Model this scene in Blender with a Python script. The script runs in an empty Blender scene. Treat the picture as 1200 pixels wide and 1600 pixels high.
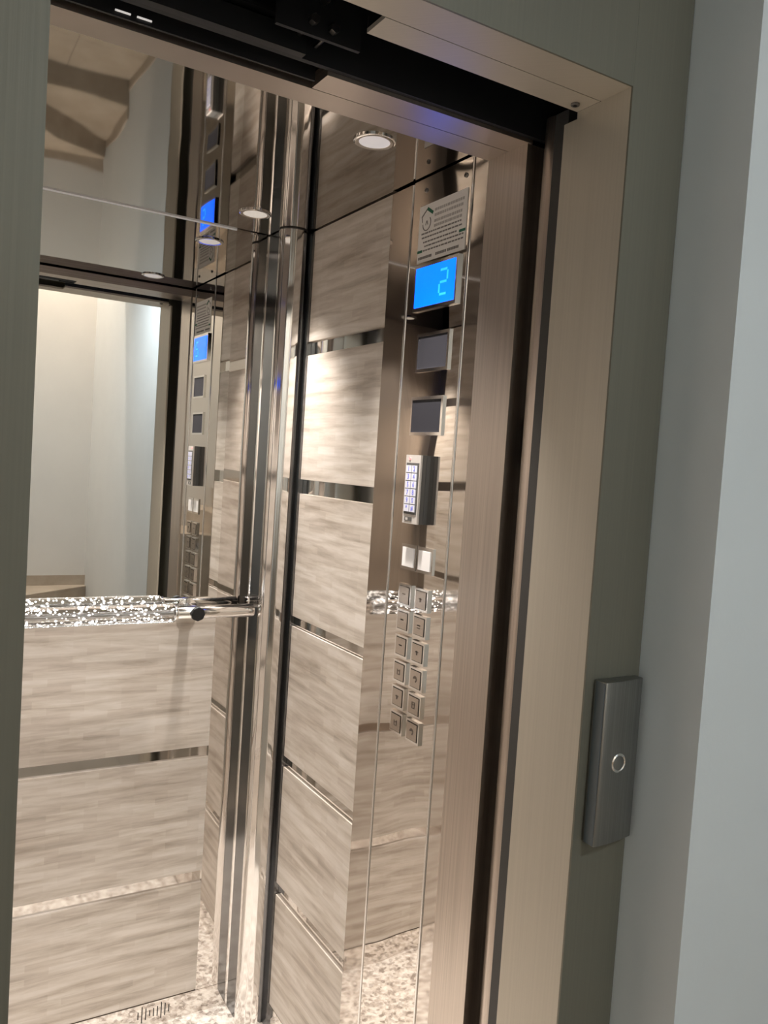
import bpy, bmesh, math, random
import numpy as np
from mathutils import Matrix, Vector
random.seed(7)
sc = bpy.context.scene
col = sc.collection
EYE = 1.46                     # camera height above the floor

# ------------------------------------------------------------------ camera
def look(yaw, pitch, roll):
    f = np.array([math.sin(yaw)*math.cos(pitch), math.cos(yaw)*math.cos(pitch), math.sin(pitch)])
    r = np.array([math.cos(yaw), -math.sin(yaw), 0.0]); u = np.cross(r, f)
    r2 = math.cos(roll)*r + math.sin(roll)*u; u2 = -math.sin(roll)*r + math.cos(roll)*u
    return r2, u2, f
cam = bpy.data.cameras.new('camera'); cam.sensor_fit = 'VERTICAL'; cam.sensor_height = 24.0
cam.lens = 1291.115*24.0/1600.0; cam.clip_start = 0.02
camo = bpy.data.objects.new('camera', cam); col.objects.link(camo)
r_, u_, f_ = look(math.radians(30.972), math.radians(-3.1765), math.radians(3.7594))
camo.matrix_world = Matrix(((r_[0], u_[0], -f_[0], 0), (r_[1], u_[1], -f_[1], 0), (r_[2], u_[2], -f_[2], EYE), (0, 0, 0, 1)))
sc.camera = camo

# ------------------------------------------------------------------ world, exposure
w = bpy.data.worlds.new('world'); sc.world = w; w.use_nodes = True
w.node_tree.nodes['Background'].inputs[0].default_value = (0.02, 0.022, 0.025, 1)
w.node_tree.nodes['Background'].inputs[1].default_value = 0.3
sc.view_settings.view_transform = 'Standard'; sc.view_settings.look = 'None'
sc.view_settings.gamma = 1.0; sc.view_settings.use_curve_mapping = False
sc.view_settings.exposure = 0.0

SPOT_W = 74.0                   # each ceiling spot of the car
LANDING_W = 17.0               # round lamp of the landing
STAIR_W = 110.0                 # unseen lamp added over the stairs for even wall light

# ------------------------------------------------------------------ materials
def mat(name, base=(0.8, 0.8, 0.8), metal=0.0, rough=0.5, emit=None, es=0.0, trans=0.0, ior=1.45, spec=None):
    m = bpy.data.materials.new(name); m.use_nodes = True
    b = m.node_tree.nodes['Principled BSDF']
    b.inputs['Base Color'].default_value = (*base, 1); b.inputs['Metallic'].default_value = metal
    b.inputs['Roughness'].default_value = rough; b.inputs['IOR'].default_value = ior
    b.inputs['Transmission Weight'].default_value = trans
    if spec is not None: b.inputs['Specular IOR Level'].default_value = spec
    if emit: b.inputs['Emission Color'].default_value = (*emit, 1); b.inputs['Emission Strength'].default_value = es
    return m
def nodes(m): return m.node_tree.nodes, m.node_tree.links, m.node_tree.nodes['Principled BSDF']
def uvz(m, su, sv, rnd=0.0):
    """world position folded to (x+y, z), scaled; rnd shifts it per object"""
    N, L, b = nodes(m)
    g = N.new('ShaderNodeNewGeometry'); s = N.new('ShaderNodeSeparateXYZ'); L.new(g.outputs['Position'], s.inputs[0])
    a = N.new('ShaderNodeMath'); a.operation = 'ADD'; L.new(s.outputs[0], a.inputs[0]); L.new(s.outputs[1], a.inputs[1])
    o = N.new('ShaderNodeObjectInfo')
    r = N.new('ShaderNodeMath'); r.operation = 'MULTIPLY_ADD'; L.new(o.outputs['Random'], r.inputs[0]); r.inputs[1].default_value = rnd; L.new(a.outputs[0], r.inputs[2])
    c = N.new('ShaderNodeCombineXYZ'); L.new(r.outputs[0], c.inputs[0]); L.new(s.outputs[2], c.inputs[1])
    mm = N.new('ShaderNodeVectorMath'); mm.operation = 'MULTIPLY'; L.new(c.outputs[0], mm.inputs[0]); mm.inputs[1].default_value = (su, sv, 1)
    return mm.outputs[0]
def ramp(m, fac, stops):
    N, L, b = nodes(m)
    r = N.new('ShaderNodeValToRGB'); e = r.color_ramp.elements
    while len(e) < len(stops): e.new(0.5)
    for k, (p, c) in enumerate(stops): e[k].position = p; e[k].color = (*c, 1) if len(c) == 3 else c
    L.new(fac, r.inputs[0]); return r.outputs[0]
def noise(m, vec, scale, detail=4, rough=0.55, dist=0.0):
    N, L, b = nodes(m)
    n = N.new('ShaderNodeTexNoise'); n.inputs['Scale'].default_value = scale; n.inputs['Detail'].default_value = detail
    n.inputs['Roughness'].default_value = rough; n.inputs['Distortion'].default_value = dist
    if vec is not None: L.new(vec, n.inputs['Vector'])
    return n.outputs['Fac']
def bump(m, h, strength, dist):
    N, L, b = nodes(m)
    bb = N.new('ShaderNodeBump'); bb.inputs['Strength'].default_value = strength; bb.inputs['Distance'].default_value = dist
    L.new(h, bb.inputs['Height']); L.new(bb.outputs[0], b.inputs['Normal'])
def mix(m, a, b_, f, mode='MIX'):
    N, L, b = nodes(m)
    x = N.new('ShaderNodeMix'); x.data_type = 'RGBA'; x.blend_type = mode
    if isinstance(f, float): x.inputs[0].default_value = f
    else: L.new(f, x.inputs[0])
    L.new(a, x.inputs[6]); L.new(b_, x.inputs[7]); return x.outputs[2]

def laminate():
    m = mat('stone_wood_laminate', rough=0.32, spec=0.35)
    N, L, b = nodes(m)
    n1 = noise(m, uvz(m, 4.2, 44, 9.0), 1.0, 5, 0.62, 0.3)
    n2 = noise(m, uvz(m, 1.3, 9, 9.0), 1.0, 3, 0.5, 0.2)
    br = N.new('ShaderNodeTexBrick'); L.new(uvz(m, 1, 1, 9.0), br.inputs['Vector'])
    br.inputs['Color1'].default_value = (0.30, 0.30, 0.30, 1); br.inputs['Color2'].default_value = (0.70, 0.70, 0.70, 1)
    br.inputs['Scale'].default_value = 1.0; br.inputs['Brick Width'].default_value = 0.085; br.inputs['Row Height'].default_value = 0.017
    br.inputs['Mortar Size'].default_value = 0.0; br.offset = 0.37
    c1 = ramp(m, n1, [(0.31, (0.32, 0.265, 0.215)), (0.45, (0.51, 0.455, 0.395)), (0.60, (0.66, 0.61, 0.555)), (0.78, (0.76, 0.72, 0.67))])
    c2 = ramp(m, n2, [(0.3, (0.42, 0.36, 0.30)), (0.7, (0.72, 0.67, 0.61))])
    c = mix(m, c1, c2, 0.32)
    c = mix(m, c, br.outputs['Color'], 0.22, 'OVERLAY')
    L.new(c, b.inputs['Base Color'])
    return m
def polished(name, base, rough, wave):
    m = mat(name, base, 1.0, rough)
    N, L, b = nodes(m)
    bump(m, noise(m, uvz(m, 1, 0.7), 3.0, 1, 0.4), wave, 0.05)
    return m
def brushed(name, base, metal, rough, su=260.0, sv=2.0, amt=0.12):
    m = mat(name, base, metal, rough)
    N, L, b = nodes(m)
    n = noise(m, uvz(m, su, sv), 1.0, 3, 0.6)
    lo = tuple(c*(1-amt) for c in base); hi = tuple(min(1, c*(1+amt)) for c in base)
    L.new(ramp(m, n, [(0.3, lo), (0.7, hi)]), b.inputs['Base Color'])
    bump(m, n, 0.06, 0.002)
    return m
def granite():
    m = mat('speckled_granite', rough=0.22)
    N, L, b = nodes(m)
    g = N.new('ShaderNodeNewGeometry')
    v = N.new('ShaderNodeTexVoronoi'); v.inputs['Scale'].default_value = 95; L.new(g.outputs['Position'], v.inputs['Vector'])
    sep = N.new('ShaderNodeSeparateColor'); L.new(v.outputs['Color'], sep.inputs[0])
    a = ramp(m, sep.outputs[0], [(0.10, (0.16, 0.13, 0.11)), (0.30, (0.42, 0.36, 0.31)), (0.55, (0.66, 0.61, 0.55)), (0.8, (0.80, 0.76, 0.71))])
    n = noise(m, g.outputs['Position'], 38, 5, 0.65)
    c = ramp(m, n, [(0.38, (0.28, 0.24, 0.21)), (0.5, (0.62, 0.57, 0.51)), (0.62, (0.82, 0.79, 0.74))])
    L.new(mix(m, a, c, 0.55), b.inputs['Base Color'])
    return m
def plaster(name, base):
    m = mat(name, base, rough=0.75, spec=0.25)
    N, L, b = nodes(m)
    g = N.new('ShaderNodeNewGeometry')
    n = noise(m, g.outputs['Position'], 2.5, 4, 0.6)
    L.new(ramp(m, n, [(0.3, tuple(c*0.95 for c in base)), (0.7, base)]), b.inputs['Base Color'])
    bump(m, noise(m, g.outputs['Position'], 60, 3, 0.6), 0.08, 0.004)
    return m
def tilemat():
    m = mat('beige_ceramic_tile', rough=0.35)
    N, L, b = nodes(m)
    g = N.new('ShaderNodeNewGeometry')
    n = noise(m, g.outputs['Position'], 6, 5, 0.6)
    L.new(ramp(m, n, [(0.3, (0.38, 0.31, 0.24)), (0.7, (0.50, 0.42, 0.34))]), b.inputs['Base Color'])
    return m

M = dict(
    lam=laminate(),
    steel=polished('polished_steel', (0.74, 0.71, 0.68), 0.035, 0.10),
    strip=polished('strip_steel', (0.68, 0.63, 0.585), 0.05, 0.14),
    groove=polished('groove_steel', (0.66, 0.63, 0.60), 0.05, 0.04),
    cop=polished('panel_steel', (0.76, 0.715, 0.67), 0.02, 0.12),
    ceil=polished('ceiling_steel', (0.46, 0.43, 0.40), 0.03, 0.02),
    mirror=mat('mirror_silver', (0.86, 0.86, 0.84), 1.0, 0.0),
    chrome=mat('chrome', (0.90, 0.885, 0.87), 1.0, 0.09),
    brush=brushed('brushed_steel', (0.60, 0.535, 0.48), 1.0, 0.33),
    brush2=brushed('brushed_header', (0.50, 0.44, 0.39), 1.0, 0.38, 3.0, 260.0),
    frame=brushed('satin_frame', (0.185, 0.178, 0.140), 0.25, 0.48, 220.0, 1.5, 0.05),
    jamb=brushed('pale_jamb', (0.56, 0.51, 0.425), 0.3, 0.42, 220.0, 1.5, 0.04),  # inner frame faces, paler and less metallic than the front
    plate=brushed('call_plate_steel', (0.31, 0.31, 0.295), 1.0, 0.36),
    platedark=mat('plate_edge', (0.18, 0.21, 0.235), 0.6, 0.4),
    black=mat('black_housing', (0.010, 0.010, 0.012), 0.0, 0.6),
    darkrefl=mat('dark_reflection_steel', (0.22, 0.225, 0.235), 1.0, 0.14),
    dark=mat('dark_steel', (0.035, 0.035, 0.037), 0.6, 0.45),
    rubber_and_shade=mat('rubber_and_shade', (0.06, 0.058, 0.055), 0.0, 0.5),
    edge=mat('shaded_edge', (0.16, 0.15, 0.14), 0.7, 0.4),  # car door leaf, base colour darkened to hold its shade
    bolt=mat('bolt', (0.22, 0.21, 0.20), 1.0, 0.35),
    gran=granite(),
    wall=plaster('landing_plaster', (0.75, 0.79, 0.80)),
    wall3=plaster('side_plaster', (0.75, 0.755, 0.75)),
    wall2=plaster('stair_plaster', (0.76, 0.73, 0.69)),
    lceil=plaster('landing_ceiling_paint', (0.72, 0.72, 0.71)),
    conc=mat('shaft_concrete', (0.05, 0.05, 0.05), 0, 0.9),
    tile=tilemat(),
    grout=mat('grout', (0.22, 0.19, 0.16), 0, 0.9),
    acryl=mat('acrylic', (0.96, 0.96, 0.96), 0, 0.02, trans=1.0, ior=1.25),
    bubble=mat('lit_bubble', (0.9, 0.9, 0.9), 0, 0.3, emit=(1.0, 0.97, 0.94), es=2.0),
    core=mat('acrylic_core', (0.42, 0.41, 0.40), 0.7, 0.2),
    lens=mat('lamp_lens', (0.9, 0.9, 0.88), 0, 0.4, emit=(1.0, 0.93, 0.85), es=0.24),
    lamp=mat('landing_lamp_glass', (0.9, 0.9, 0.9), 0, 0.4, emit=(0.93, 0.97, 1.0), es=5.0),
    lcd=mat('display_blue', (0.0, 0.05, 0.3), 0, 0.25, emit=(0.0, 0.085, 1.0), es=3.4),
    digit=mat('display_digit', (0.02, 0.2, 0.3), 0, 0.3, emit=(0.03, 0.62, 1.0), es=1.0),
    darkglass=mat('dark_window', (0.028, 0.028, 0.034), 0, 0.4, spec=0.12),
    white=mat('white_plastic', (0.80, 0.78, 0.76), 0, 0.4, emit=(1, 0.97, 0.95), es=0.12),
    btn=mat('button_steel', (0.58, 0.52, 0.47), 1.0, 0.20),
    mark=mat('engraved_mark', (0.16, 0.13, 0.11), 0.5, 0.5),
    silver=mat('silver_plastic', (0.62, 0.59, 0.56), 0.3, 0.4),
    grey=mat('grey_plastic', (0.085, 0.083, 0.08), 0, 0.45),
    greyd=mat('grey_plastic_back', (0.065, 0.067, 0.067), 0, 0.45),
    key=mat('lit_key', (0.6, 0.6, 0.66), 0, 0.4, emit=(0.78, 0.80, 1.0), es=0.12),
    keyblue=mat('key_digit', (0.10, 0.12, 0.55), 0, 0.4, emit=(0.2, 0.22, 0.9), es=0.3),
    red=mat('red_led', (0.9, 0.2, 0.2), 0, 0.4, emit=(1, 0.25, 0.25), es=1.0),
    paper=mat('paper', (0.80, 0.78, 0.75), 0, 0.6),
    ink=mat('grey_ink', (0.20, 0.19, 0.18), 0, 0.7),
    inkl=mat('pale_ink', (0.45, 0.43, 0.41), 0, 0.7),
    green=mat('green_ink', (0.02, 0.13, 0.075), 0, 0.7),
    slit_glow=mat('slit_light', (0.8, 0.78, 0.74), 0, 0.4, emit=(1, 0.95, 0.9), es=0.5),
)

# ------------------------------------------------------------------ building helpers
WL = {}                                        # world location of every object
def wloc(o): return WL[o.name]
def link(o, parent, loc):
    col.objects.link(o); WL[o.name] = Vector(loc)
    if parent: o.parent = parent; o.location = Vector(loc) - wloc(parent)
    else: o.location = loc
    return o
def thing(name, label, cat, loc, group=None):
    o = bpy.data.objects.new(name, None); o.empty_display_size = 0.05
    link(o, None, loc); return tag(o, label, cat, group)
def tag(o, label=None, cat=None, group=None, kind=None):
    if label: o['label'] = label
    if cat: o['category'] = cat
    if group: o['group'] = group
    if kind: o['kind'] = kind
    return o
def bm_box(bm, x0, x1, y0, y1, z0, z1):
    v = [bm.verts.new(p) for p in ((x0,y0,z0),(x1,y0,z0),(x1,y1,z0),(x0,y1,z0),(x0,y0,z1),(x1,y0,z1),(x1,y1,z1),(x0,y1,z1))]
    for f in ((0,3,2,1),(4,5,6,7),(0,1,5,4),(1,2,6,5),(2,3,7,6),(3,0,4,7)): bm.faces.new([v[i] for i in f])
def bm_cyl(bm, p0, p1, r, n=20, r1=None):
    p0 = Vector(p0); p1 = Vector(p1); d = (p1-p0); r1 = r if r1 is None else r1
    res = bmesh.ops.create_cone(bm, cap_ends=True, segments=n, radius1=r, radius2=r1, depth=d.length)
    q = Vector((0,0,1)).rotation_difference(d.normalized()).to_matrix().to_4x4()
    bmesh.ops.transform(bm, matrix=Matrix.Translation((p0+p1)/2) @ q, verts=res['verts'])
def bm_prism(bm, pts, z0, z1):
    a = [bm.verts.new((x, y, z0)) for x, y in pts]; b = [bm.verts.new((x, y, z1)) for x, y in pts]
    n = len(pts)
    for i in range(n): bm.faces.new((a[i], a[(i+1) % n], b[(i+1) % n], b[i]))
    bm.faces.new(a[::-1]); bm.faces.new(b)
    bmesh.ops.recalc_face_normals(bm, faces=bm.faces)
def bm_ring(bm, c, axis, r0, r1, h, n=28):
    """ring of outer radius r1, inner r0, thickness h along axis from c"""
    q = Vector((0,0,1)).rotation_difference(Vector(axis).normalized()).to_matrix()
    c = Vector(c); rows = []
    for (r, z) in ((r0, 0), (r1, 0), (r1, h*0.6), ((r1+r0)/2, h), (r0, h*0.7)):
        rows.append([bm.verts.new(c + q @ Vector((r*math.cos(6.28318*i/n), r*math.sin(6.28318*i/n), z))) for i in range(n)])
    for k in range(5):
        A = rows[k]; B = rows[(k+1) % 5]
        for i in range(n): bm.faces.new((A[i], A[(i+1) % n], B[(i+1) % n], B[i]))
    bmesh.ops.recalc_face_normals(bm, faces=bm.faces)
def fin(name, bm, m, parent=None, bevel=0.0, smooth=False, segs=2):
    if bevel > 0:
        bmesh.ops.bevel(bm, geom=[e for e in bm.edges if e.is_manifold and e.calc_face_angle(0) > 0.5], offset=bevel, segments=segs, affect='EDGES', profile=0.5)
    lo = Vector((min(v.co.x for v in bm.verts), min(v.co.y for v in bm.verts), min(v.co.z for v in bm.verts)))
    hi = Vector((max(v.co.x for v in bm.verts), max(v.co.y for v in bm.verts), max(v.co.z for v in bm.verts)))
    c = Vector(((lo.x+hi.x)/2, (lo.y+hi.y)/2, lo.z))
    bmesh.ops.translate(bm, verts=bm.verts, vec=-c)
    me = bpy.data.meshes.new(name); bm.to_mesh(me); bm.free()
    if smooth:
        for p in me.polygons: p.use_smooth = True
        me.set_sharp_from_angle(angle=math.radians(35))
    me.materials.append(m)
    return link(bpy.data.objects.new(name, me), parent, c)
def box(name, b, m, parent=None, bevel=0.0):
    bm = bmesh.new(); bm_box(bm, *b); return fin(name, bm, m, parent, bevel)
def boxes(name, bs, m, parent=None, bevel=0.0):
    bm = bmesh.new()
    for b in bs: bm_box(bm, *b)
    return fin(name, bm, m, parent, bevel)
def dup(o, parent, delta):
    c = o.copy(); d = Vector(delta)
    col.objects.link(c); WL[c.name] = wloc(o) + d
    c.parent = parent
    c.location = WL[c.name] - (wloc(parent) if parent else Vector())
    for ch in o.children: dup(ch, c, delta)
    return c
def st(o, label=None): return tag(o, label, None, None, 'structure')

# ------------------------------------------------------------------ key dimensions (metres, z above floor)
Z = lambda rel: rel + EYE
XL, XR = -0.127, 0.873         # car side walls (finished face)
YF, YB = 1.175, 2.0            # car front return / back wall face
ZC = Z(0.562)                  # car ceiling
XJ0, XJ1 = 0.114, 0.857        # clear opening of the landing frame
YFR = 0.841                    # front face of the landing frame
ZH = 2.0                       # soffit of the frame
GAPS = [(0.292, 0.258), (-0.046, -0.082), (-0.388, -0.414), (-0.745, -0.774), (-1.074, -1.106)]
PZ = [(Z(0.292), ZC-0.003)] + [(Z(GAPS[i+1][0]), Z(GAPS[i][1])) for i in range(4)] + [(Z(-1.395), Z(GAPS[4][1]))]

# ------------------------------------------------------------------ lift car shell
fl = st(box('floor', (XL-0.02, XR+0.02, 1.10, YB+0.02, -0.04, 0.0), M['gran']), 'speckled cream and grey granite floor of the lift car')
# right wall
wr = st(box('wall_right', (XR+0.008, XR+0.02, YF, YB+0.02, 0.0, ZC), M['groove']), 'polished steel right wall of the lift car')
for i, (a, b) in enumerate(PZ):
    box('panel', (XR, XR+0.008, 1.502, 1.866, a, b), M['lam'], wr, 0.0012)
box('edge_strip', (XR-0.001, XR+0.008, 1.4235, 1.500, 0.0, ZC-0.004), M['strip'], wr)
box('edge_strip', (XR-0.001, XR+0.008, YF, 1.2165, 0.0, ZC-0.004), M['strip'], wr)
box('skirting', (XR+0.002, XR+0.008, 1.502, 1.90, 0.0, 0.06), M['steel'], wr)
# left wall
wl = st(box('wall_left', (XL-0.02, XL-0.008, YF, YB+0.02, 0.0, ZC), M['groove']), 'polished steel left wall of the lift car')
for i, (a, b) in enumerate(PZ):
    box('panel', (XL-0.008, XL, 1.25, 1.866, a, b), M['lam'], wl, 0.0012)
box('skirting', (XL-0.008, XL-0.002, 1.25, 1.90, 0.0, 0.06), M['steel'], wl)
# back wall
wb = st(box('wall_back', (XL-0.02, XR+0.02, YB+0.008, YB+0.02, 0.0, ZC), M['groove']), 'polished steel back wall of the lift car')
for (a, b) in PZ[3:]:
    box('panel', (0.024, 0.722, YB, YB+0.008, a, b), M['lam'], wb, 0.0012)
sk = box('skirting', (0.024, 0.812, YB+0.001, YB+0.008, 0.0, Z(-1.399)), M['steel'], wb)
bmv = bmesh.new()
slot_h = [.5, 1, .55, 1, .7, .4, .5, .35, .55, .45, .7, 1, .75, .5, .45]
for k in range(9):
    h = 0.021*[.45, 1, .7, .35, .5, .6, 1, .75, .45][k]
    x = 0.575 + k*0.0098
    bm_box(bmv, x-0.0012, x+0.0012, YB+0.0002, YB+0.002, 0.034-h, 0.034+h)
fin('vent_slots', bmv, M['dark'], sk)
box('edge_strip', (0.7225, 0.812, YB+0.002, YB+0.008, Z(-1.399), ZC-0.004), M['steel'], wb)
box('edge_strip', (XL, 0.0235, YB+0.002, YB+0.008, Z(-1.399), ZC-0.004), M['steel'], wb)
# front returns of the car, beside the door
wf = st(box('wall_front', (XL-0.02, 0.12, 1.14, YF, 0.0, ZC), M['brush']), 'brushed steel front wall of the lift car left of the door')
# ceiling
ce = st(box('ceiling', (XL-0.02, XR+0.02, 1.07, YB+0.02, ZC, ZC+0.012), M['ceil']), 'polished steel ceiling of the lift car')

# mirror on the back wall
mi = thing('wall_mirror', 'large frameless mirror filling the upper back wall above the handrail', 'mirror', (0.373, YB, Z(-0.372)))
box('mirror_glass', (0.024, 0.722, YB, YB+0.006, Z(-0.372), ZC-0.004), M['mirror'], mi)
box('edge_trim', (0.024, 0.722, YB-0.0015, YB+0.006, ZC-0.0030, ZC-0.0004), M['white'], mi)
box('edge_trim', (0.024, 0.722, YB-0.001, YB+0.006, Z(-0.378), Z(-0.3725)), M['chrome'], mi)

# corner columns
def column(sx, label):
    # plan profile: back flange, round front with three shallow flutes facing the doorway
    Cx, Cy, Rr = 0.8365, 1.912, 0.0355; a0 = math.atan2(-0.917, -0.4)
    pts = [(0.8805, 2.007), (0.806, 2.007), (0.806, 1.998), (0.8165, 1.985)]
    K = 72
    for i in range(K+1):
        dg = -105 + 210*i/K; rr = Rr; ph = math.radians(dg)
        if abs(dg) < 36: rr -= 0.0007*abs(math.sin(math.pi*(dg+36)/72*3))
        pts.append((min(Cx + rr*math.cos(a0+ph), 0.872), Cy + rr*math.sin(a0+ph)))
    pts.append((0.8805, pts[-1][1]))
    chan = [[(0.811, 1.994), (0.8075, 1.992), (0.8085, 1.934), (0.8155, 1.934)], [(0.8705, 1.925), (0.8655, 1.9000), (0.8700, 1.8675), (0.8805, 1.8675), (0.8805, 1.925)]]
    if sx < 0: chan = [[(XL+XR-x, y) for x, y in c][::-1] for c in chan]
    if sx < 0: pts = [(XL+XR-x, y) for x, y in pts][::-1]
    bm = bmesh.new(); bm_prism(bm, pts, 0.0, ZC-0.003)
    t = thing('corner_column', label, 'column', (pts[0][0], pts[0][1]-0.06, 0))
    fin('shaft', bm, M['chrome'], t, smooth=True)
    for c in chan:
        bm = bmesh.new(); bm_prism(bm, c, 0.0, ZC-0.003); fin('dark_reflection', bm, M['darkrefl'], t)  # darker steel stands in for dark reflections beside the shaft
    bm = bmesh.new()
    c = Vector((sum(p[0] for p in pts)/len(pts), sum(p[1] for p in pts)/len(pts)))
    bm_prism(bm, [(c.x+(x-c.x)*0.985, c.y+(y-c.y)*0.985) for x, y in pts], ZC-0.003, ZC)
    fin('top_gasket', bm, M['rubber_and_shade'], t)
column(1, 'fluted chrome column in the back corner beside the control panel wall')
column(-1, 'fluted chrome column in the far left back corner of the lift car')

# ------------------------------------------------------------------ car ceiling spots (with their own light)
def ceiling_spot(x, y, label):
    t = thing('ceiling_light', label, 'light', (x, y, ZC-0.004), 'recessed spots in the lift ceiling')
    bm = bmesh.new(); bm_ring(bm, (x, y, ZC), (0, 0, -1), 0.0275, 0.037, 0.004); fin('trim_ring', bm, M['chrome'], t, smooth=True)
    bm = bmesh.new(); bm_cyl(bm, (x, y, ZC-0.0022), (x, y, ZC-0.0002), 0.028, 28); fin('lens', bm, M['lens'], t)
    l = bpy.data.lights.new('spot_bulb', 'SPOT'); l.energy = SPOT_W; l.color = (1.0, 0.92, 0.85); l.spot_size = math.radians(80); l.spot_blend = 1.0; l.shadow_soft_size = 0.024
    o = bpy.data.objects.new('spot_bulb', l); link(o, t, (x, y, ZC-0.008))
ceiling_spot(0.706, 1.29, 'round recessed ceiling spot above the button panel')
ceiling_spot(0.706, 1.84, 'round recessed ceiling spot next to the corner column and mirror')
ceiling_spot(0.04, 1.29, 'round recessed ceiling spot at the front left of the car')
ceiling_spot(0.04, 1.84, 'round recessed ceiling spot at the back left of the car')

# ------------------------------------------------------------------ handrail
hr = thing('handrail', 'chrome handrail with glowing bubbled acrylic bar across the mirror', 'handrail', (0.373, YB, Z(-0.43)))
RY, RZ = 1.94, Z(-0.385)
bm = bmesh.new(); bm_cyl(bm, (0.152, RY, RZ), (0.595, RY, RZ), 0.0225, 32); fin('acrylic_bar', bm, M['acryl'], hr, 0.002, True)
bm = bmesh.new(); bm_cyl(bm, (0.152, RY, RZ), (0.593, RY, RZ), 0.006, 12); fin('light_core', bm, M['core'], hr, 0, True)
bm = bmesh.new()
for k in range(300):
    a = random.uniform(0, 6.283); rr = random.uniform(0.012, 0.0195); x = random.uniform(0.155, 0.590); s = random.uniform(0.0009, 0.0026)
    res = bmesh.ops.create_icosphere(bm, subdivisions=1, radius=s)
    bmesh.ops.scale(bm, vec=(1.5, 1, 1), verts=res['verts'])
    bmesh.ops.translate(bm, verts=res['verts'], vec=(x, RY+rr*math.cos(a), RZ+rr*math.sin(a)))
tag(fin('bubbles', bm, M['bubble'], hr), None, None, None, 'stuff')
for s in (1, -1):
    mx = lambda x: x if s > 0 else 2*0.373 - x
    def cy(nm, x0, x1, r):
        bm = bmesh.new(); bm_cyl(bm, (mx(x0), RY, RZ), (mx(x1), RY, RZ), r, 28); return fin(nm, bm, M['chrome'], hr, 0.001, True)
    cy('end_tube', 0.5955, 0.796, 0.0165)
    cy('ferrule', 0.594, 0.602, 0.0195)
    bm = bmesh.new(); bm_cyl(bm, (mx(0.646), RY-0.018, RZ), (mx(0.646), YB-0.0005, RZ), 0.0125, 24); fin('bracket', bm, M['chrome'], hr, 0, True)
    bm = bmesh.new(); bm_cyl(bm, (mx(0.646), RY-0.030, RZ), (mx(0.646), RY-0.016, RZ), 0.0175, 8); fin('bracket_cap', bm, M['dark'], hr, 0.002)
    bm = bmesh.new(); bm_cyl(bm, (mx(0.646), YB-0.006, RZ), (mx(0.646), YB-0.0004, RZ), 0.024, 24); fin('rosette', bm, M['chrome'], hr, 0.001, True)

# ------------------------------------------------------------------ control panel on the right wall
X0 = XR - 0.001                # its front face
cp = thing('control_panel', 'tall polished steel button panel with lit blue display', 'control panel', (XR, 1.32, 0.0))
box('faceplate', (X0, XR+0.008, 1.2245, 1.4155, 0.012, ZC-0.003), M['cop'], cp, 0.0022)
for yc in (1.4195, 1.2205):
    bm = bmesh.new(); bm_prism(bm, [(XR+0.007, yc-0.0035), (XR+0.007, yc+0.0035)] + [(XR-0.0012-0.0022*math.sin(math.pi*k/6), yc+0.0035*math.cos(math.pi*k/6)) for k in range(7)], 0.012, ZC-0.006)
    fin('seam_bead', bm, M['chrome'], cp, 0, True)
def screw(y, z):
    bm = bmesh.new(); bm_cyl(bm, (X0-0.0025, y, Z(z)), (X0+0.001, y, Z(z)), 0.0045, 14); s = fin('screw', bm, M['bolt'], cp, 0.001)
    bm = bmesh.new(); bm_box(bm, X0-0.0030, X0-0.0024, y-0.003, y+0.003, Z(z)-0.0006, Z(z)+0.0006); fin('screw_slot', bm, M['dark'], s)
for (y, z) in ((1.372, 0.535), (1.243, 0.53), (1.372, -1.38), (1.243, -1.38)): screw(y, z)
# display
d = box('display', (X0-0.006, X0, 1.243, 1.386, Z(0.302), Z(0.391)), M['chrome'], cp, 0.002)
box('screen', (X0-0.0072, X0-0.0058, 1.249, 1.379, Z(0.309), Z(0.384)), M['lcd'], d)
yd, zd = 1.283, Z(0.3465)      # digit 2 of bars
hw, hh, tk = 0.0125, 0.0225, 0.0022
segs = [(-hw, hw, hh), (-hw, hw, 0), (-hw, hw, -hh)]
bm = bmesh.new()
for a, b, z in segs: bm_box(bm, X0-0.0077, X0-0.0070, yd+a+0.002, yd+b-0.002, zd+z-tk, zd+z+tk)
bm_box(bm, X0-0.0077, X0-0.0070, yd-hw-tk, yd-hw+tk, zd+0.003, zd+hh-0.003)      # near side is the digit's right
bm_box(bm, X0-0.0077, X0-0.0070, yd+hw-tk, yd+hw+tk, zd-hh+0.003, zd-0.003)
fin('digit', bm, M['digit'], d)
# two dark windows
for (y0, y1, z0, z1) in ((1.262, 1.360, 0.190, 0.252), (1.268, 1.366, 0.069, 0.131)):
    q = boxes('window_frame', [(X0-0.004, X0, y0-0.006, y0, Z(z0)-0.006, Z(z1)+0.006), (X0-0.004, X0, y1, y1+0.004, Z(z0)-0.006, Z(z1)+0.006),
        (X0-0.004, X0, y0, y1, Z(z1), Z(z1)+0.006), (X0-0.004, X0, y0, y1, Z(z0)-0.006, Z(z0))], M['chrome'], cp, 0.001)
    box('dark_window', (X0-0.002, X0, y0, y1, Z(z0), Z(z1)), M['darkglass'], q)
# two white switches
for y0 in (1.322, 1.265):
    q = box('switch_frame', (X0-0.003, X0, y0-0.004, y0+0.049, Z(-0.198), Z(-0.148)), M['chrome'], cp, 0.001)
    box('white_switch', (X0-0.0045, X0-0.0028, y0+0.003, y0+0.043, Z(-0.192), Z(-0.155)), M['white'], q, 0.0008)
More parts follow.
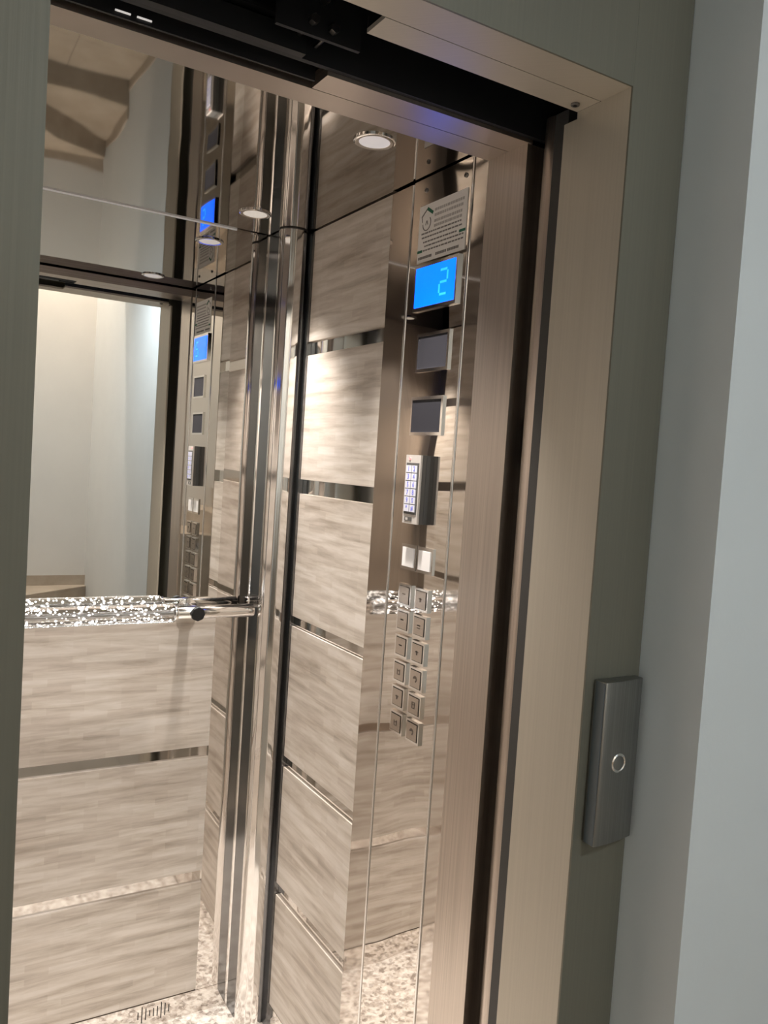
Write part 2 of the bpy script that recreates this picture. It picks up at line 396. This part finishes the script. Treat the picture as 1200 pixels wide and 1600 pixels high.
# twelve push buttons, two columns
marks = ['-', '.', '-', '=', '-', '.', 'u', 'c', '.', 'b', 'u', 'p']
bt0 = None
for r in range(6):
    for c in range(2):
        yc = (1.347, 1.288)[c]; zc = Z(-0.248 - 0.0506*r)
        if bt0 is None:
            bt0 = boxes('button', [(X0-0.005, X0, yc-0.0225, yc+0.0225, zc-0.0215, zc-0.0175), (X0-0.005, X0, yc-0.0225, yc+0.0225, zc+0.0175, zc+0.0215),
                (X0-0.005, X0, yc-0.0225, yc-0.0185, zc-0.0175, zc+0.0175), (X0-0.005, X0, yc+0.0185, yc+0.0225, zc-0.0175, zc+0.0175)], M['chrome'], cp, 0.0008)
            y00, z00 = yc, zc
            box('button_face', (X0-0.0065, X0, yc-0.0170, yc+0.0170, zc-0.0160, zc+0.0160), M['btn'], bt0, 0.002)
            b = bt0
        else:
            b = dup(bt0, cp, (0, yc-y00, zc-z00))
        mk = marks[r*2+c]; bm = bmesh.new(); xa, xb = X0-0.0070, X0-0.0063
        if mk in '-=': bm_box(bm, xa, xb, yc-0.005, yc+0.005, zc+0.001, zc+0.003)
        if mk in '=': bm_box(bm, xa, xb, yc-0.005, yc+0.005, zc-0.004, zc-0.002)
        if mk == '.': bm_box(bm, xa, xb, yc-0.002, yc+0.002, zc-0.004, zc+0.004)
        if mk in 'ub':
            bm_box(bm, xa, xb, yc-0.005, yc-0.003, zc-0.004, zc+0.005); bm_box(bm, xa, xb, yc+0.003, yc+0.005, zc-0.004, zc+0.005); bm_box(bm, xa, xb, yc-0.005, yc+0.005, zc-0.006, zc-0.004)
        if mk in 'b': bm_box(bm, xa, xb, yc-0.005, yc+0.005, zc+0.005, zc+0.007)
        if mk in 'cp':
            for k in range(7):
                a = math.pi*(0.1+0.2*k); bm_box(bm, xa, xb, yc+0.005*math.cos(a)-0.0014, yc+0.005*math.cos(a)+0.0014, zc+0.005*math.sin(a)-0.0014, zc+0.005*math.sin(a)+0.0014)
        fin('engraving', bm, M['mark'], b)

# company notice stuck on the panel
nt = thing('notice_sticker', 'white service notice with green house logo above the blue display', 'sticker', (X0, 1.31, Z(0.397)))
box('paper', (X0-0.0012, X0-0.0002, 1.232, 1.389, Z(0.397), Z(0.506)), M['paper'], nt)
xa, xb = X0-0.0016, X0-0.0011
bm = bmesh.new()
def bar(bm, y0, z0, y1, z1, wd):
    dy, dz = y1-y0, z1-z0; l = math.hypot(dy, dz); ny, nz = -dz/l*wd/2, dy/l*wd/2
    vs = [bm.verts.new((x, y, Z(z))) for x in (xa, xb) for (y, z) in ((y0+ny, z0+nz), (y1+ny, z1+nz), (y1-ny, z1-nz), (y0-ny, z0-nz))]
    for f in ((0,1,2,3),(7,6,5,4),(0,4,5,1),(1,5,6,2),(2,6,7,3),(3,7,4,0)): bm.faces.new([vs[i] for i in f])
for a_ in ((1.362, 0.498, 1.342, 0.486, 0.006), (1.3885, 0.4185, 1.372, 0.4185, 0.005), (1.252, 0.4325, 1.233, 0.4325, 0.005)):
    bm = bmesh.new(); bar(bm, *a_); fin('green_mark', bm, M['green'], nt)
bm = bmesh.new()
bar(bm, 1.381, 0.484, 1.362, 0.497, 0.003); bar(bm, 1.380, 0.484, 1.377, 0.474, 0.002)
for k in range(12):
    a = 2.4+k*0.32; b2 = a+0.34
    bar(bm, 1.362+0.0135*math.cos(a), 0.470+0.0135*math.sin(a), 1.362+0.0135*math.cos(b2), 0.470+0.0135*math.sin(b2), 0.002)
bar(bm, 1.366, 0.467, 1.362, 0.475, 0.0018); bar(bm, 1.362, 0.475, 1.358, 0.467, 0.0018)
for zz, ya, yb in ((0.4515, 1.378, 1.247), (0.4435, 1.376, 1.245), (0.4345, 1.370, 1.258), (0.4265, 1.365, 1.240), (0.4185, 1.369, 1.240)):
    y = ya
    while y > yb:
        l = random.uniform(0.004, 0.011); bar(bm, y, zz, max(y-l, yb-0.002), zz, 0.0028); y -= l+0.0022
for ya, yb in ((1.384, 1.338), (1.325, 1.293), (1.286, 1.250)):
    y = ya
    while y > yb: bar(bm, y, 0.4055, y-0.004, 0.4055, 0.0050); y -= 0.0052
fin('grey_print', bm, M['ink'], nt)
bm = bmesh.new()
for zz in (0.490, 0.480, 0.469, 0.460):
    y = 1.336
    while y > 1.246:
        l = random.uniform(0.003, 0.008); bar(bm, y, zz, y-l, zz, 0.005); y -= l+0.002
fin('pale_print', bm, M['inkl'], nt)

# keypad card reader
kx, ky0, ky1, kz0, kz1 = 0.850, 1.295, 1.346, Z(-0.106), Z(0.0245)
kp = thing('keypad_reader', 'grey keypad reader with lit white keys on the button panel', 'keypad', (0.86, 1.32, kz0))
box('back_housing', (0.8635, X0, ky0, ky1, kz0, kz1), M['greyd'], kp, 0.0015)
box('housing', (kx+0.004, 0.8630, ky0, ky1, kz0, kz1), M['grey'], kp, 0.0015)
fr = box('front_cover', (kx, kx+0.0045, ky0, ky1, kz0, kz1), M['silver'], kp, 0.0015)
bz = box('key_bezel', (kx-0.001, kx+0.001, ky0+0.004, ky1-0.004, kz0+0.018, kz1-0.015), M['grey'], fr, 0.0004)
k0 = None
digits = {0: '1', 1: '2', 2: '3', 3: '4', 4: '5', 5: '6', 6: '7', 7: '8', 8: '9', 9: '0', 10: '*', 11: '#'}
kh = (kz1-0.019 - (kz0+0.022))/6
for r in range(6):
    for c in range(2):
        yc = ky1-0.0150 - c*0.0195; zc = kz1-0.019-kh*(r+0.5)
        if k0 is None:
            k0 = box('key', (kx-0.0025, kx-0.0009, yc-0.0088, yc+0.0088, zc-kh/2+0.0008, zc+kh/2-0.0008), M['key'], fr, 0.0006); ky_, kz_ = yc, zc; k = k0
            keys = []
        keys.append((yc, zc))
def glyph(parent, ch, y, z, x, size, m):
    cu = bpy.data.curves.new('digit', 'FONT'); cu.body = ch; cu.size = size; cu.align_x = 'CENTER'; cu.align_y = 'CENTER'; cu.extrude = 0.0001; cu.resolution_u = 2
    me = bpy.data.meshes.new_from_object(bpy.data.objects.new('tmp', cu)); me.name = 'digit'; me.materials.clear(); me.materials.append(m)
    me.transform(Matrix(((0, 0, -1, 0), (-1, 0, 0, 0), (0, 1, 0, 0), (0, 0, 0, 1))))
    return link(bpy.data.objects.new('key_digit', me), None if parent is None else parent, (x, y, z))
for i, (yc, zc) in enumerate(keys):
    if i: dup(k0, fr, (0, yc-ky_, zc-kz_))
for i, (yc, zc) in enumerate(keys):
    glyph(fr, digits[i], yc, zc, kx-0.0027, 0.0135, M['keyblue'])
bm = bmesh.new(); bm_cyl(bm, (kx-0.001, ky1-0.014, kz1-0.007), (kx+0.001, ky1-0.014, kz1-0.007), 0.0028, 12); fin('status_led', bm, M['red'], fr)
q = box('logo_window', (kx-0.0008, kx+0.001, ky0+0.018, ky1-0.008, kz0+0.005, kz0+0.0125), M['grey'], fr)
box('logo_print', (kx-0.0011, kx-0.0007, ky1-0.020, ky1-0.012, kz0+0.0065, kz0+0.011), M['silver'], q)

# ------------------------------------------------------------------ car entrance and doors
st(box('trim_1', (XR-0.004, XR+0.05, 1.073, YF, 0.0, 1.995), M['brush'], None, 0.0015), 'brushed steel entrance column of the lift car beside the panel')
hd = thing('door_header', 'brushed steel soffit strip over the lift car doorway', 'door header', (0.45, 1.12, 1.995))
box('soffit_strip', (0.118, XR+0.01, 1.122, 1.174, 1.995, 2.018), M['brush2'], hd, 0.001)
box('door_track_cover', (0.505, XR+0.004, 1.070, 1.1205, 1.995, 2.015), M['brush2'], hd, 0.001)
# open telescopic door leaves, parked at the right: only their leading edges show
for nm, lab, y0, y1, x0, m in (('door_1', 'open car door leaf, leading edge coloured dark for shade beside the brushed entrance column', 1.056, 1.069, 0.905, 'edge'),
                               ('door_2', 'open landing door leaf with brushed rounded leading edge beside the beige jamb', 1.029, 1.052, 0.884, 'brush')):
    bm = bmesh.new(); n = 8
    pts = [(1.30, y0), (1.30, y1)] + [(x0+0.0025-0.0025*math.sin(math.pi*k/n), y1-(y1-y0)*k/n) for k in range(n+1)]
    bm_prism(bm, pts, 0.01, 2.03)
    d_ = st(fin(nm, bm, M[m], None, smooth=True), lab)
    if nm == 'door_2': box('gap_shade', (x0+0.002, 1.30, y0-0.030, y0-0.0002, 0.01, 2.03), M['rubber_and_shade'], d_)  # dark strip put in for the shaded gap behind the jamb
    if nm == 'door_1':
        bm = bmesh.new(); bmesh.ops.create_uvsphere(bm, u_segments=16, v_segments=10, radius=1)
        bmesh.ops.scale(bm, vec=(0.003, 0.007, 0.045), verts=bm.verts); bmesh.ops.translate(bm, verts=bm.verts, vec=(0.905, 1.0635, Z(0.055)))
        fin('finger_pull', bm, M['black'], d_, 0, True)
# black hanging gear over the doors
hg = thing('door_hanger', 'black door hanging gear with bolts above the doorway', 'door gear', (0.45, 1.03, 2.01))
box('back_plate', (-0.30, 1.35, 1.060, 1.069, 2.0005, 2.45), M['black'], hg)
box('rail_plate', (-0.30, 1.35, 0.990, 1.059, 2.10, 2.115), M['black'], hg)
box('track', (-0.30, 0.485, 1.040, 1.056, 2.036, 2.040), M['dark'], hg, 0.001)
box('hanger_plate', (0.16, 0.46, 1.046, 1.059, 2.0, 2.030), M['dark'], hg, 0.001)
for (x, y, z) in ((0.448, 1.0, 2.022), (0.477, 1.0, 2.019), (0.462, 1.0, 2.052)):
    bm = bmesh.new(); bm_cyl(bm, (x, y-0.006, z), (x, y+0.004, z), 0.0065, 6); bm_cyl(bm, (x, y+0.004, z), (x, y+0.055, z), 0.003, 8); fin('bolt', bm, M['bolt'], hg)
box('carriage', (0.40, 0.52, 1.006, 1.012, 2.006, 2.075), M['black'], hg, 0.001)
box('inner_plate', (-0.10, 0.50, 1.100, 1.104, 1.9965, 2.10), M['dark'], hg)
for x0, x1 in ((0.2235, 0.2425), (0.2505, 0.2690)):
    box('lit_slit', (x0, x1, 1.0975, 1.0998, 2.0018, 2.0034), M['slit_glow'], hg)  # glowing strips put in for two thin slits of light

# ------------------------------------------------------------------ landing door frame
frm = st(box('trim_2', (XJ1, 0.965, YFR, YFR+0.003, 0.0, 2.24), M['frame']), 'satin steel landing door frame, right upright')
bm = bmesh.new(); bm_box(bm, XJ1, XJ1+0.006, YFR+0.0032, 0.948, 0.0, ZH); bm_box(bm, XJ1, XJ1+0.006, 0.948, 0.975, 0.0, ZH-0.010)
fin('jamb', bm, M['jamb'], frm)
frl = st(box('trim_3', (0.006, XJ0, YFR, YFR+0.003, 0.0, 2.24), M['frame']), 'satin steel landing door frame, left upright')
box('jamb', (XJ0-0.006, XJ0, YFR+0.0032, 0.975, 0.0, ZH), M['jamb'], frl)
frh = st(box('trim_4', (XJ0+0.0003, XJ1-0.0003, YFR, YFR+0.003, ZH, 2.24), M['frame']), 'satin steel landing door frame head')
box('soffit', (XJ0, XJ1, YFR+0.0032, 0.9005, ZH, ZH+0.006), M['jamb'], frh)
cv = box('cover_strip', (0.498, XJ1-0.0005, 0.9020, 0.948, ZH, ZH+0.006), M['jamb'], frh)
box('cover_fold', (0.498, XJ1, 0.9460, 0.948, ZH+0.006, ZH+0.02), M['black'], cv)
bm = bmesh.new(); bm_cyl(bm, (0.835, 0.930, ZH-0.003), (0.835, 0.930, ZH+0.001), 0.0065, 16); s_ = fin('screw', bm, M['bolt'], cv, 0.001)
bm = bmesh.new(); bm_cyl(bm, (0.835, 0.930, ZH-0.0035), (0.835, 0.930, ZH-0.0029), 0.003, 6); fin('screw_socket', bm, M['black'], s_)
box('sill', (XJ0-0.02, XJ1+0.02, YFR, 1.04, -0.03, 0.0), M['brush2'], frh)
st(box('trim_5', (XJ0-0.02, XJ1+0.03, 1.045, 1.10, -0.03, 0.0), M['brush2']), 'grooved steel sill of the car door')

# call button plate
cb = thing('call_button', 'grey steel call button plate on the right door frame', 'call button', (0.911, 0.83, 0.9375))
bm = bmesh.new()
prof = [(0.874, 0.8405), (0.874, 0.8175), (0.8775, 0.8165)] + [(0.8775+0.0785*k/10, 0.8165+0.008*(k/10)**2.5) for k in range(1, 11)] + [(0.956, 0.8405)]
bm_prism(bm, prof, 0.9375, 1.1755)
fin('body', bm, M['plate'], cb, 0.0012, True)
box('side_band', (0.8728, 0.8745, 0.819, 0.8355, 0.939, 1.174), M['platedark'], cb)
bm = bmesh.new(); bm_ring(bm, (0.911, 0.8185, 1.056), (0, -1, 0.0), 0.0105, 0.014, 0.003); q = fin('button_ring', bm, M['chrome'], cb, 0, True)
bm = bmesh.new(); bm_cyl(bm, (0.911, 0.8165, 1.056), (0.911, 0.822, 1.056), 0.0104, 24); fin('button', bm, M['plate'], q, 0.001, True)

# ------------------------------------------------------------------ landing: walls, floor, stairs
YW = 0.728
st(box('wall_landing_front', (0.966, 1.40, YW, YFR+0.10, 0.0, 2.75), M['wall']), 'pale blue-white wall right of the lift door')
st(box('wall_landing_front_left', (-1.22, 0.005, YW, YFR+0.10, 0.0, 2.75), M['wall']), 'pale wall left of the lift door')
st(box('wall_landing_front_top', (0.0055, 0.9655, YW, YFR+0.08, 2.241, 2.75), M['wall']), 'pale wall over the lift door')
st(box('wall_landing_right', (1.38, 1.46, -3.05, YW, 0.0, 5.0), M['wall3']), 'pale side wall of the landing beside the stairs')
st(box('wall_landing_back', (-1.30, 1.38, -3.05, -2.95, 0.0, 5.0), M['wall2']), 'cream wall behind the winding stairs')
st(box('wall_landing_left', (-1.30, -1.20, -2.95, YW, 0.0, 5.0), M['wall']), 'pale left wall of the landing')
st(box('ceiling_landing', (-1.20, 1.38, -2.05, YW, 2.75, 2.95), M['lceil']), 'white landing ceiling')
st(box('wall_landing_upper', (-1.20, 1.38, -2.05, -1.95, 2.951, 5.0), M['wall2']), 'cream wall of the stairwell above the landing ceiling')
st(box('ceiling_stairwell', (-1.30, 1.46, -3.05, -1.95, 5.001, 5.05), M['lceil']), 'white ceiling of the stairwell')
lf = st(box('floor_landing', (-1.20, 1.38, -2.16, YFR-0.001, -0.04, -0.004), M['grout']), 'beige tiled landing floor')
nx, ny = 6, 7; tx = 2.58/nx; ty = (2.16+YFR-0.002)/ny; t0 = None
for i in range(nx):
    for j in range(ny):
        xa_, ya_ = -1.20+i*tx, -2.16+j*ty
        if t0 is None: t0 = box('tile', (xa_+0.002, xa_+tx-0.002, ya_+0.002, ya_+ty-0.002, -0.012, 0.0), M['tile'], lf, 0.001)
        else: dup(t0, lf, (i*tx, j*ty, 0))
# winding stairs: first steps turn left around a pivot, then climb along the back wall
stt = st(bpy.data.objects.new('stairs', None), 'beige tiled winding stairs rising to the left behind the landing'); link(stt, None, (0.4, -2.5, 0))
piv = (0.42, -2.16); RH = 0.17
def step(pts, k):
    z1 = RH*k
    bm = bmesh.new(); bm_prism(bm, pts, 0.0, z1-0.02); fin('riser', bm, M['tile'], stt)
    bm = bmesh.new(); bm_prism(bm, pts, z1-0.0195, z1); fin('tread', bm, M['tile'], stt, 0.002)
YBK = -2.949
step([(1.379, -2.161), (1.379, YBK+0.06), piv], 1)
step([(1.379, YBK+0.0605), (1.379, YBK), (piv[0], YBK), (piv[0], piv[1]-0.001)], 2)
for k in range(3, 8):
    xa_ = piv[0] - 0.27*(k-3); xb_ = max(xa_-0.27, -1.199)
    step([(xa_-0.001, piv[1]), (xa_-0.001, YBK), (xb_, YBK), (xb_, piv[1])], k)
# tile skirting
def base(name, b, lab): return st(box(name, b, M['tile'], None, 0.001), lab)
base('baseboard_right', (1.371, 1.3799, -2.16, YW-0.001, 0.0005, 0.08), 'beige tile skirting on the right landing wall')
base('baseboard_back', (piv[0], 1.3795, YBK, YBK+0.009, 0.3405, 0.42), 'beige tile skirting above the second stair')
base('baseboard_stair', (1.371, 1.3799, YBK+0.0625, -2.165, 0.1705, 0.25), 'beige tile skirting beside the first stair')

# round ceiling lamp of the landing and added stair lamp (with their own light)
def ceiling_lamp(x, y, zt, watt, colr, label):
    t = thing('ceiling_lamp', label, 'lamp', (x, y, zt-0.05), 'round landing ceiling lamps')
    bm = bmesh.new(); bm_cyl(bm, (x, y, zt-0.025), (x, y, zt-0.0005), 0.17, 32); fin('base', bm, M['white'], t, 0.003)
    bm = bmesh.new(); bm_cyl(bm, (x, y, zt-0.055), (x, y, zt-0.0255), 0.15, 32, 0.16); fin('diffuser', bm, M['lamp'], t, 0.004)
    l = bpy.data.lights.new('lamp_bulb', 'AREA'); l.shape = 'DISK'; l.size = 0.28; l.energy = watt; l.color = colr
    o = bpy.data.objects.new('lamp_bulb', l); link(o, t, (x, y, zt-0.06))
ceiling_lamp(0.85, -1.00, 2.75, LANDING_W, (0.80, 0.925, 1.0), 'round white ceiling lamp in the middle of the landing')
ceiling_lamp(0.70, -2.50, 5.0, STAIR_W, (1.0, 0.90, 0.78), 'unseen round lamp added high over the stairs for even wall light')

# lift shaft around the car
st(box('wall_shaft_right', (1.42, 1.47, YFR+0.101, 2.30, -0.3, 2.9), M['conc']), 'dark concrete lift shaft wall on the right')
st(box('wall_shaft_back', (-0.75, 1.42, 2.25, 2.30, -0.3, 2.9), M['conc']), 'dark concrete lift shaft wall at the back')
st(box('wall_shaft_left', (-0.80, -0.75, YFR+0.101, 2.30, -0.3, 2.9), M['conc']), 'dark concrete lift shaft wall on the left')
st(box('ceiling_shaft', (-0.80, 1.47, YFR+0.101, 2.30, 2.9, 2.95), M['conc']), 'dark concrete top of the lift shaft')
